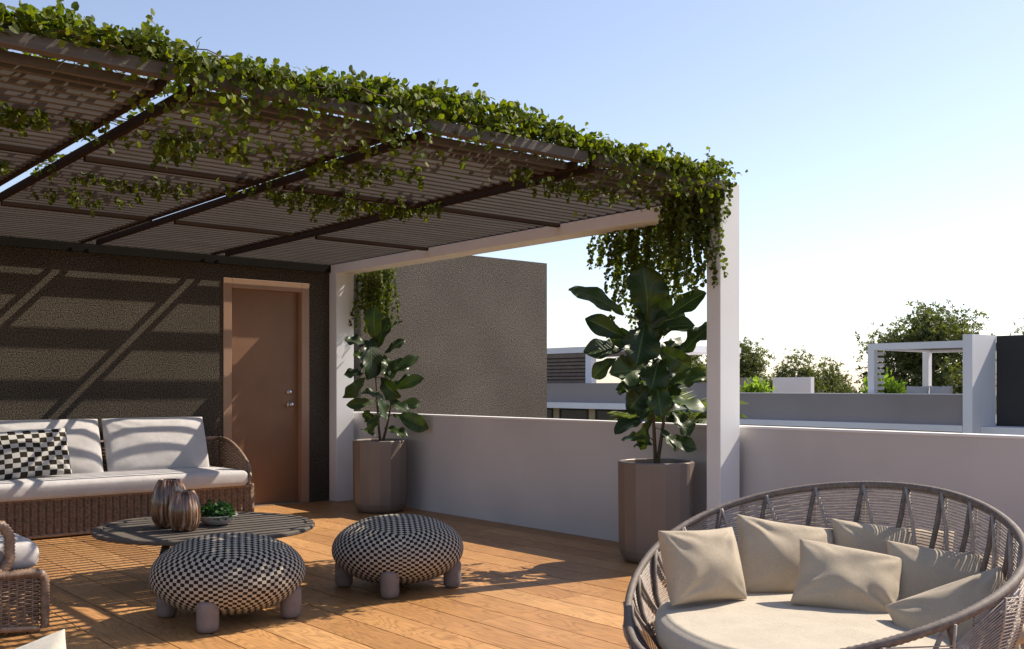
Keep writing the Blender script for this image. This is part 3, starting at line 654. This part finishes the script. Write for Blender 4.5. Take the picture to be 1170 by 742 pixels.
# ------------------------------------------------------------------ checked poufs
def pouf(cx,cy,label,rot,R=.425):
    root=thing('pouf',label,'pouf',(cx,cy,0),'round checked poufs on four stub legs')
    n=36; vs=[];fs=[];uv=[]
    ca,sa=math.cos(rot),math.sin(rot)
    zc,hz=.250,.220
    faces=[((1,0,0),(0,1,0),(0,0,1)),((-1,0,0),(0,-1,0),(0,0,1)),((0,1,0),(-1,0,0),(0,0,1)),((0,-1,0),(1,0,0),(0,0,1)),((0,0,1),(1,0,0),(0,1,0)),((0,0,-1),(1,0,0),(0,-1,0))]
    for fi,(nv,uu,vv) in enumerate(faces):
        nv,uu,vv=map(Vector,(nv,uu,vv)); o=len(vs)
        for j in range(n+1):
            for i in range(n+1):
                a=math.tan((i/n-.5)*PI/2);b=math.tan((j/n-.5)*PI/2)
                d=(nv+uu*a+vv*b).normalized()
                # squashed round shape a little fuller than an ellipsoid
                rh=math.hypot(d.x,d.y); el=math.atan2(d.z,rh); az=math.atan2(d.y,d.x)
                c_,s_=math.cos(el),math.sin(el)
                rr=R*abs(c_)**.97; zz=hz*s_
                dimple=1-.05*math.exp(-(rr/.1)**2)
                x,y=rr*math.cos(az),rr*math.sin(az)
                vs.append((cx+x*ca-y*sa,cy+x*sa+y*ca,zc+zz*dimple))
                cu=26 ; cv=26 if fi>=4 else 18
                uv.append((i/n*cu*.5+.002,j/n*cv*.5+.002))
        for j in range(n):
            for i in range(n):
                k=o+j*(n+1)+i; fs.append((k,k+1,k+n+2,k+n+1))
    mb=MB().add(vs,fs,uv); mb.build('cushion_body',M['check'],root,smooth=True)
    for sx in(-1,1):
        for sy in(-1,1):
            x,y=sx*.25,sy*.25; x,y=cx+x*math.cos(rot0)-y*math.sin(rot0),cy+x*math.sin(rot0)+y*math.cos(rot0)
            t=MB(); t.lathe([(.02,0),(.042,.004),(.054,.016),(.058,.04),(.058,.15),(.05,.17)],x,y,28,close=True)
            t.build('leg',M['pufleg'],root,smooth=True)
rot0=R_(3)
pouf(2.45,5.36,'checked pouf in front of the coffee table, the nearer and left one of the two',R_(20))
pouf(3.66,5.46,'checked pouf standing apart near the middle of the deck, the right one of the two',R_(15))
# ------------------------------------------------------------------ coffee table and things on it
TX,TY,TR,TZ=2.82,6.52,.72,.365
ct=thing('coffee_table','low round dark slatted wood table in front of the sofa','table',(TX,TY,0))
t=MB(); n=72
ro,ri=TR,TR-.055
for r0,r1,za,zb in ((ri,ro,TZ-.028,TZ),):
    vs=[]
    for (r,z) in ((ri,za),(ro-.006,za),(ro,za+.006),(ro,zb-.006),(ro-.006,zb),(ri,zb)):
        vs+=[(TX+r*math.cos(2*PI*k/n),TY+r*math.sin(2*PI*k/n),z) for k in range(n)]
    m=6; t.add(vs,[(i*n+k,i*n+(k+1)%n,((i+1)%m)*n+(k+1)%n,((i+1)%m)*n+k) for i in range(m) for k in range(n)])
t.build('edge_ring',M['table'],ct)
t=MB(); y=-ri+.02
while y<ri-.03:
    yy=max(abs(y),abs(y+.066)); hx=math.sqrt(max(0,(ri+.004)**2-yy*yy))
    if hx>.05: t.box(TX-hx,TX+hx,TY+y,TY+y+.064,TZ-.024,TZ-.003)
    y+=.072
t.build('slatted_top',M['table'],ct,bevel=.002,seg=1)
t=MB(); t.box(TX-.03,TX+.03,TY-ri*.8,TY+ri*.8,TZ-.045,TZ-.026); t.box(TX-ri*.8,TX+ri*.8,TY-.03,TY+.03,TZ-.066,TZ-.046); t.build('under_frame',M['table'],ct)
for a in range(3):
    a=R_(a*120+75); t=MB(); t.tube([(TX+.30*math.cos(a),TY+.30*math.sin(a),TZ-.05),(TX+.42*math.cos(a),TY+.42*math.sin(a),0)],[.028,.018],12); t.build('leg',M['table'],ct,smooth=True)
def vase(x,y,h,r,label):
    p=[(r*.62,0),(r*.72,.005),(r*.93,h*.18),(r,h*.38),(r*.98,h*.58),(r*.82,h*.82),(r*.66,h*.95),(r*.60,h*.985),(r*.585,h),(r*.53,h),(r*.50,h*.93),(r*.7,h*.7),(r*.85,h*.4),(r*.6,h*.04),(.001,h*.03)]
    q=[]
    for (a,b) in zip(p[:-1],p[1:]): q+=[a,((a[0]+b[0])/2,(a[1]+b[1])/2)]
    q.append(p[-1])
    o=MB().lathe(q,0,0,168,lobe=24,amp=.075,cz=0).build('vase',M['vase'],None,smooth=True); o.location=(x,y,TZ+.001)
    tag(o,label,'vase','ribbed bronze glass vases')
vase(2.60,6.60,.315,.122,'taller ribbed bronze brown glass vase on the coffee table')
vase(2.605,6.365,.258,.104,'shorter ribbed bronze brown glass vase in front of the taller one')
bx,by=2.885,6.50
o=MB().lathe([(.05,0),(.075,.004),(.115,.035),(.138,.062),(.142,.066),(.136,.066),(.11,.045),(.06,.03),(.001,.028)],0,0,56).build('bowl',M['bowl'],None,smooth=True); o.location=(bx,by,TZ+.001)
tag(o,'shallow pale ceramic bowl holding a small leafy plant on the coffee table','bowl')
bp=thing('bowl_plant','small bushy green plant growing in the pale bowl on the coffee table','plant',(bx,by,TZ+.03))
t=MB(); m=1100; a=RNG.uniform(0,2*PI,m); el=np.arcsin(RNG.uniform(0.0,1,m)); rr=RNG.uniform(.6,1.05,m)*(1+.12*np.sin(3*a))
Pn=np.c_[np.cos(a)*np.cos(el)*.128*rr,np.sin(a)*np.cos(el)*.128*rr,np.sin(el)*.095*rr]+np.array([bx,by,TZ+.05])
leaves(t,Pn,rv(m)*.5+(Pn-np.array([bx,by,TZ])),rv(m)*.5+(Pn-np.array([bx,by,TZ]))*4+np.array([0,0,.5]),RNG.uniform(.016,.028,m),'ivy'); t.build('foliage',M['small'],bp)
t=MB()
for k in range(26):
    a=RNG.uniform(0,2*PI); t.tube([(bx+.03*math.cos(a),by+.03*math.sin(a),TZ+.035),(bx+.09*math.cos(a),by+.09*math.sin(a),TZ+.10)],.0015,4)
t.build('stems',M['stem'],bp)
# ------------------------------------------------------------------ round daybed
DC=(3.692,2.413); DR=.85
def rimp(th,k=1.0):
    r=DR*(1-.104*math.cos(2*(th-2.396)))*k
    return (DC[0]+r*math.cos(th),DC[1]+r*math.sin(th))
def rimz(th): return .565+.33*DR*math.cos(th+.217)-.037*math.cos(2*(th+.571))
def shell(th,v,out=0.0):
    """v 0 at the floor ring, 1 at the rim; bellied side"""
    z1=rimz(th); k=.70+.30*math.sin(min(max(v,0),1)*PI/2)**.72+out
    x,y=rimp(th,k); return Vector((x,y,.05+(z1-.05)*v))
db=thing('daybed','large round taupe rope daybed with cream seat cushion in the right foreground','daybed',(DC[0],DC[1],0))
TT=[2*PI*k/180 for k in range(180)]
t=MB(); t.tube([ (*rimp(a),rimz(a)) for a in TT for _ in (0,)],[.024]*180,12,closed=True)
big=[2*PI*k/520 for k in range(520)]
t=MB(); t.tube([(*rimp(a),rimz(a)) for a in big],[.0185 if i%2 else .0160 for i in range(520)],10,closed=True); t.build('rim',M['rim'],db,smooth=True)
t=MB(); t.tube([shell(a,0)+Vector((0,0,-.02)) for a in TT],.022,10,closed=True); t.build('floor_ring',M['rim'],db,smooth=True)
# inner ribs: straight uprights and leaning ribs in V pairs
NR=24
for k in range(NR):
    a=2*PI*k/NR+.03; t=MB()
    da=2*PI/NR; t.tube([shell(a+da*(1-v)*.62,v,-.012) for v in [0,.2,.4,.6,.8,1]],.0125,6,flat=1.0); t.build('rib',M['rim'],db,smooth=True)
    t=MB()
    t.tube([shell(a-da*(1-v)*.95,v,-.016) for v in [0,.2,.4,.6,.8,1]],.0095,6); t.build('brace',M['rope'],db,smooth=True)
# ropes: horizontal courses wound round the back, fans running down from each rib head on the outside
t=MB(); nc=54
for c in range(nc):
    v=(c+.5)/nc*.96+.02; run=[]
    for k in range(241):
        a=R_(-112+224*k/240)
        j=.0035*noise.noise(Vector((c*1.7,k*.06,0)))
        run.append(shell(a,min(v+j,.985),.0015*math.cos(k*PI*NR/120*1.0+c*PI)))
    t.tube(run,.0038,4,cap=False)
t.build('rope_winding',M['rope'],db,smooth=True)
t=MB(); NF=40
for k in range(NR):
    a0=2*PI*k/NR+.03; a1=a0+2*PI/NR
    if abs((a0+.13+PI)%(2*PI)-PI)<R_(88): continue
    if k%2: a0,a1=a1,a0
    for j in range(NF):
        f=j/NF
        va,vb=.84-.80*f,.985-.94*f
        if rimz(a0)<.32: va,vb=.80-.6*f,.985-.7*f
        t.tube([shell(a0,va,.028),shell(a1,vb,.028)],.0026,4,cap=False)
t.build('rope_fan',M['rope'],db,smooth=True)
for k in range(NR):
    a0=2*PI*k/NR+.03; t=MB(); t.tube([shell(a0,v,.028) for v in (0,.2,.4,.6,.8,.99)],.0055,6); t.build('outer_rib',M['rope'],db,smooth=True)
# round cushion
CZ0,CZ1=.19,.335
prof=[(0,CZ0),(.86,CZ0),(.95,CZ0+.012),(.985,CZ0+.035),(.995,(CZ0+CZ1)/2),(.985,CZ1-.030),(.955,CZ1-.008),(.93,CZ1-.001),(.925,CZ1+.004),(.90,CZ1+.003),(.8,CZ1+.006),(.6,CZ1+.012),(.3,CZ1+.016),(.001,CZ1+.017)]
vs=[];uv=[];n=120
for kk,z in prof:
    for k in range(n):
        a=2*PI*k/n; x,y=rimp(a,max(kk,.001)*.855); vs.append((x,y,z+(.004*noise.noise(Vector((x*5,y*5,0))) if z>CZ1-.01 else 0))); uv.append((x,y+ (z if kk>.9 else 0)))
MB().add(vs,[(i*n+k,i*n+(k+1)%n,(i+1)*n+(k+1)%n,(i+1)*n+k) for i in range(len(prof)-1) for k in range(n)],uv).build('seat_cushion',M['creamseat'],db,smooth=True)
t=MB(); t.lathe([(.001,.12),(.55,.12),(.6,.13),(.6,.185),(.001,.186)],DC[0],DC[1],48); t.build('seat_frame',M['rim'],db)
def dpil(label,px,py,zc,w,h,roll,yaw,lean,seed,th=.19,mat='cream',dent=.0,dist=None,wr=.016):
    """px,py: where the cushion's middle shows; zc: its height; yaw: heading of its face (deg, 0 = towards the camera, + = turned to the right)"""
    D=FX*(CH-zc)/(py-HZ); k=(px-585)/FX
    if dist: D=dist; zc=CH-(py-HZ)*D/FX
    c=Fw*D+Rt*(k*D)+Up*zc
    n=(-Fw*math.cos(R_(yaw))+Rt*math.sin(R_(yaw)))
    v=(Up*math.cos(R_(lean))-n*math.sin(R_(lean))); n2=(n*math.cos(R_(lean))+Up*math.sin(R_(lean)))
    u=v.cross(n2); u,v=u*math.cos(R_(roll))+v*math.sin(R_(roll)),v*math.cos(R_(roll))-u*math.sin(R_(roll))
    o=pillow('scatter_cushion',M[mat],c,u,v,w,h,th,seed=seed,pinch=.07,wr=wr,dent=dent)
    tag(o,label,'cushion','oatmeal scatter cushions on the round daybed'); return o
dpil('square oatmeal pillow at the left end of the daybed, one corner over the rim',803,646,.47,.41,.335,-1,26,20,21,dist=4.45)
dpil('large oatmeal pillow leaning on the daybed back, just right of the leftmost',897,641,.50,.50,.39,-10,12,20,22,dist=4.75)
dpil('oatmeal pillow standing behind the front one at the middle of the daybed back',1020,642,.54,.60,.36,-6,0,16,23,dist=4.78)
dpil('oatmeal pillow lying in front of the others at the centre of the daybed',969,664,.45,.46,.33,-11,-10,38,24,dist=4.38,dent=.15)
dpil('big oatmeal pillow at the right of the daybed with its top corner up',1087,681,.48,.57,.42,-6,-18,25,25,dist=4.32)
dpil('crumpled oatmeal pillow at the right front of the daybed, lit on its top',1092,711,.44,.48,.33,30,-42,35,26,dist=3.92)
# ------------------------------------------------------------------ distant terraces
def fb(mb,*a): return mb.box(*a)
FXX=28.0
na=thing('neighbour_terrace','long distant roof terrace with grey parapet and white slab edge, right of the front post','building',(32,17,-6.6))
YA=21.4
MB().box(FXX+.3,FXX+.5,13.4,YA,.20,1.072).build('parapet',M['fargrey'],na)
MB().box(FXX+.28,FXX+.52,13.4,YA,1.072,1.095).build('coping',M['farwhite'],na)
MB().box(FXX,FXX+12,13.4,YA,.02,.198).build('slab',M['farwhite'],na)
MB().box(FXX+.5,FXX+12,13.4,YA,-6.6,.018).build('wall',M['sandwall'],na)
MB().box(FXX,FXX+1.46,13.117,13.39,-6.6,2.775).build('pier',M['farwhite'],na)
nd=thing('dark_terrace_house','distant dark rendered house wall with white ledge at the right edge','building',(32,9,-6.6))
MB().box(FXX+1.46,FXX+9,3,13.11,.167,2.765).build('wall',M['fardark'],nd)
MB().box(FXX+.5,FXX+9,3,13.11,-.10,.165).build('ledge',M['farwhite'],nd)
MB().box(FXX+1.3,FXX+9,3,13.11,-6.6,-.102).build('lower_wall',M['sandwall'],nd)
np_=thing('white_pergola','distant white framed pergola on the neighbouring roof terrace','pergola',(31,15,.1))
t=MB(); t.box(FXX+.6,FXX+.82,16.45,16.66,.1,2.43); t.build('post',M['farwhite'],np_)
MB().box(FXX+4.2,FXX+4.42,16.55,16.76,.1,2.43).build('post',M['farwhite'],np_)
MB().box(FXX+.6,FXX+.82,13.4,16.66,2.432,2.63).build('front_beam',M['farwhite'],np_)
MB().box(FXX+4.2,FXX+4.42,13.4,16.76,2.432,2.63).build('rear_beam',M['farwhite'],np_)
MB().box(FXX+.83,FXX+4.19,16.48,16.64,2.44,2.62).build('side_beam',M['farwhite'],np_)
t=MB()
for k in range(26): t.box(FXX+.83+k*.13,FXX+.88+k*.13,13.45,16.47,2.50,2.60)
t.build('slat_panel',M['slat'],np_)
t=MB()
for k in range(12): t.box(FXX+.84,FXX+1.3,16.50,16.62,.3+k*.18,.40+k*.18)
t.build('side_slats',M['farwhite'],np_)
fs_=thing('terrace_sofa','two grey white sofa cushions showing above the distant parapet','sofa',(30,15,.1))
for k,yy in enumerate((15.52,14.78)):
    pillow('back_cushion',M['sofafab'],(FXX+1.5,yy,1.02),(0,1,0),(.1,0,1),.74,.62,.25,seed=40+k,parent=fs_,wr=.02)
MB().box(FXX+1.2,FXX+2.2,14.3,16.0,.1,.55).build('base',M['wicker'],fs_)
def facade_left():
    r=thing('grey_terrace_house','distant house with grey parapet above a sand coloured window wall, left of the fig','building',(30,32,-6.6))
    y0=YA+.25
    MB().box(FXX+.3,FXX+.5,y0,y0+14,.66,1.44).build('parapet',M['fargrey'],r)
    MB().box(FXX-.1,FXX+9,y0,y0+14,.43,.658).build('slab',M['farwhite'],r)
    MB().box(FXX+.6,FXX+9,y0,y0+14,-6.6,.428).build('wall',M['sandwall'],r)
    for k in range(5):
        f=MB(); a=y0+1+k*2.1
        f.box(FXX+.55,FXX+.598,a,a+.08,-1.6,.40); f.box(FXX+.55,FXX+.598,a+1.6,a+1.68,-1.6,.40); f.box(FXX+.55,FXX+.598,a+.08,a+1.6,.33,.40); fo=f.build('window_frame',M['fardark'],r)
        MB().box(FXX+.575,FXX+.597,a+.08,a+1.6,-1.6,.33).build('window_pane',M['glass'],fo)
facade_left()
r=thing('slatted_roof_room','distant rooftop shelter with white flat roof and brown slatted side','building',(32,32,.66))
MB().box(FXX+2,FXX+8,27.0,45,2.75,3.0).build('roof',M['farwhite'],r)
t=MB()
for k in range(11): t.box(FXX+2.1,FXX+2.16,30.6,45,1.0+k*.155,1.10+k*.155)
t.box(FXX+2.3,FXX+2.34,30.6,45,.7,2.74); t.build('slat_screen',M['farslat'],r)
MB().box(FXX+2,FXX+2.3,30.2,30.55,.66,2.748).build('post',M['farwhite'],r)
MB().box(FXX+2.05,FXX+2.2,27.1,45,2.55,2.748).build('fascia',M['farslat'],r)
o=MB().box(44,44.3,28.74,31.0,-6.6,1.78).build('white_rooftop_box',M['farwhite']); tag(o,'small white rooftop block between trees above the long grey parapet','building')
o=MB().box(44,44.3,31.8,34.5,-6.6,1.78).build('grey_rooftop_box',M['fargrey']); tag(o,'small grey rooftop block just right of the front white post','building')
# ------------------------------------------------------------------ trees
def at(px,D,z=0): 
    k=(px-585)/FX; p=Fw*D+Rt*(k*D); return (p.x,p.y,z)
def tree(px,D,topy,rpx,label,seed,n=5200,base=-6.6,mat='tree',ls=.34,name='tree',low=None):
    rg=np.random.default_rng(seed); x,y,_=at(px,D); zt=CH+(HZ-topy)/FX*D; R=rpx/FX*D
    root=thing(name,label,'tree' if name=='tree' else 'shrub',(x,y,base),'trees beyond the terraces' if name=='tree' else None)
    H=zt-base; cz0=base+H*(.30 if low is None else low); hz=(zt-cz0)/2; cz=(zt+cz0)/2
    tr=MB(); tr.tube([(x,y,base),(x+.1*R,y,base+H*.35),(x,y+.05*R,base+H*.7)],[.05*R+.05,.035*R+.04,.02*R+.02],8)
    tips=[]
    for k in range(34):
        a=rg.uniform(0,2*PI); e=rg.uniform(-.6,1.0); q=rg.uniform(.55,1.0)
        c=math.sqrt(max(0,1-e*e*.9))
        tp=Vector((x+R*.82*q*c*math.cos(a),y+R*.82*q*c*math.sin(a),cz+hz*.88*e*q+ (0)))
        s=Vector((x,y,base+H*rg.uniform(.3,.68))); 
        tr.tube([s,s.lerp(tp,.5)+Vector((0,0,.05*R)),tp],[.02*R+.01,.012*R,.004*R],5); tips.append(tp)
    tips.append(Vector((x,y,zt-hz*.2)))
    lf=MB(); w=rg.dirichlet(np.ones(len(tips))*3)
    for tp,ww in zip(tips,w):
        m=int(n*ww)+8; s=R*rg.uniform(.13,.25)
        P=rg.normal(size=(m,3))*np.array([s,s,s*.7])+np.array(tp)
        leaves(lf,P,rg.normal(size=(m,3))+np.array([0,0,.4]),rg.normal(size=(m,3))+np.array([0,0,.6]),rg.uniform(ls*.6,ls*1.2,m)*(R/4)**.5,'clump')
    lf.build('crown',M[mat],root); tr.build('trunk',M['bark'],root,smooth=True)
tree(1058,62,350,66,'tallest distant tree, behind the white pergola frame',1,8000)
tree(912,66,398,34,'distant rounded tree left of the white pergola, above the white rooftop block',2,3600)
tree(948,70,408,34,'distant lower tree beside the white pergola, right of the white rooftop block',3,3600)
tree(845,60,382,38,'dark distant tree half hidden by the front white post',4)
tree(790,64,392,40,'distant tree seen through the leaves of the larger fig',5)
tree(1195,62,345,42,'distant tree rising behind the dark house wall at the right edge',6)
tree(735,70,410,30,'distant low tree behind the stem of the larger fig',7,3000)
def shrub(px,D,topy,rpx,base,label,seed):
    rg=np.random.default_rng(seed); x,y,_=at(px,D); zt=CH+(HZ-topy)/FX*D; R=rpx/FX*D
    root=thing('terrace_shrub',label,'shrub',(x,y,base)); lf=MB(); st=MB()
    for k in range(60):
        a=rg.uniform(0,2*PI); q=rg.uniform(.2,1); tp=np.array([x+R*q*math.cos(a),y+R*q*math.sin(a),base+(zt-base)*rg.uniform(.6,1)*(1-.25*q)])
        st.tube([(x,y,base),tuple((np.array([x,y,base])*.4+tp*.6)),tuple(tp)],[.02,.012,.005],4)
        m=26; tt=rg.uniform(.35,1,m)[:,None]; P=np.array([x,y,base])*(1-tt)+tp*tt+rg.normal(size=(m,3))*.07
        leaves(lf,P,rg.normal(size=(m,3))*.6+np.array([0,0,.3])+(tp-np.array([x,y,base]))*.3,rg.normal(size=(m,3))*.5+np.array([0,0,1]),rg.uniform(.14,.26,m),'oval')
    lf.build('foliage',M['bright'],root); st.build('stems',M['stem'],root)
shrub(1008,33,424,26,.1,'bright yellow green shrub under the distant white pergola',51)
shrub(1027,33.5,436,10,.1,'small bright shrub beside the distant sofa cushions',52)
shrub(864,36,428,17,.1,'bright yellow green shrub on the far terrace just right of the front post',53)
def palm(px,D,base,cz,label,seed,nf=26,L=1.1):
    rg=np.random.default_rng(seed); x,y,_=at(px,D); root=thing('palm',label,'palm',(x,y,base)); lf=MB(); st=MB()
    st.tube([(x,y,base),(x+.05,y,cz-1),(x,y,cz)],[.08,.06,.04],8)
    for k in range(nf):
        a=rg.uniform(0,2*PI); e=rg.uniform(.25,1.25); v=Vector((math.cos(a)*math.cos(e),math.sin(a)*math.cos(e),math.sin(e))); p=Vector((x,y,cz-.1)); pts=[p.copy()]
        LL=L*rg.uniform(.7,1.1)
        for q in range(12): p=p+v*LL/12; v=(v+Vector((0,0,-.10))).normalized(); pts.append(p.copy())
        st.tube(pts,[.008-.0005*i for i in range(13)],4)
        P=[];Dd=[];S=[]
        for q in range(2,13):
            t_=(pts[q]-pts[q-1]).normalized(); sd=t_.cross(Vector((0,0,1))).normalized()
            for h in (0,.5):
              for s_ in (-1,1):
                P.append(list(pts[q-1].lerp(pts[q],h))); Dd.append(list(t_*.8+sd*s_*.9+Vector((0,0,-.15)))); S.append(.34*math.sin(PI*(q/13.5))**.6)
        m=len(P); leaves(lf,np.array(P),np.array(Dd),np.array([[0,0,1.]]*m)+rg.normal(size=(m,3))*.2,np.array(S),'blade')
    lf.build('fronds',M['palm'],root); st.build('trunk',M['stem'],root)
palm(785,12.5,-6.6,.85,'yellow green palm crown rising just behind the parapet, behind the larger fig',61,nf=26,L=.85)
palm(738,13.5,-6.6,.80,'lower palm crown behind the parapet, left of the fig stem',62,nf=14,L=.55)
# ------------------------------------------------------------------ camera, light
cam=bpy.data.cameras.new('camera'); co=bpy.data.objects.new('camera',cam); C.objects.link(co)
cam.sensor_width=36; cam.lens=FX/1170*36; cam.shift_y=(HZ-371)/1170; cam.clip_end=3000; cam.clip_start=.05
co.location=(0,0,CH); co.rotation_euler=(R_(90),0,YAW-PI/2); sc.camera=co
SUN=Vector((1,-.225,1.04)).normalized()
sl=bpy.data.lights.new('sun','SUN'); sl.energy=4.7; sl.angle=R_(.35); sl.color=(1,.90,.74); so=bpy.data.objects.new('sun',sl); C.objects.link(so)
so.rotation_euler=SUN.to_track_quat('Z','Y').to_euler(); so.location=(10,-3,12)
wd=bpy.data.worlds.new('World'); sc.world=wd; wd.use_nodes=True; nt=wd.node_tree
bg=nt.nodes['Background']; sky=nt.nodes.new('ShaderNodeTexSky'); sky.sky_type='NISHITA'; sky.sun_disc=False
sky.sun_elevation=math.asin(SUN.z); sky.sun_rotation=math.atan2(SUN.x,SUN.y); sky.air_density=1.0; sky.dust_density=.6; sky.ozone_density=2.0; sky.altitude=100
tint=nt.nodes.new('ShaderNodeMixRGB'); tint.blend_type='MULTIPLY'; tint.inputs[0].default_value=1; tint.inputs[2].default_value=(1.045,.985,1.0,1)
hs=nt.nodes.new('ShaderNodeHueSaturation'); hs.inputs['Saturation'].default_value=.84; nt.links.new(sky.outputs[0],hs.inputs['Color']); nt.links.new(hs.outputs[0],tint.inputs[1]); nt.links.new(tint.outputs[0],bg.inputs[0]); bg.inputs[1].default_value=.112
sc.view_settings.view_transform='Standard'; sc.view_settings.look='None'; sc.view_settings.gamma=1; sc.view_settings.exposure=.75
sc.cycles.max_bounces=8; sc.cycles.diffuse_bounces=4; sc.cycles.glossy_bounces=3; sc.cycles.transmission_bounces=4
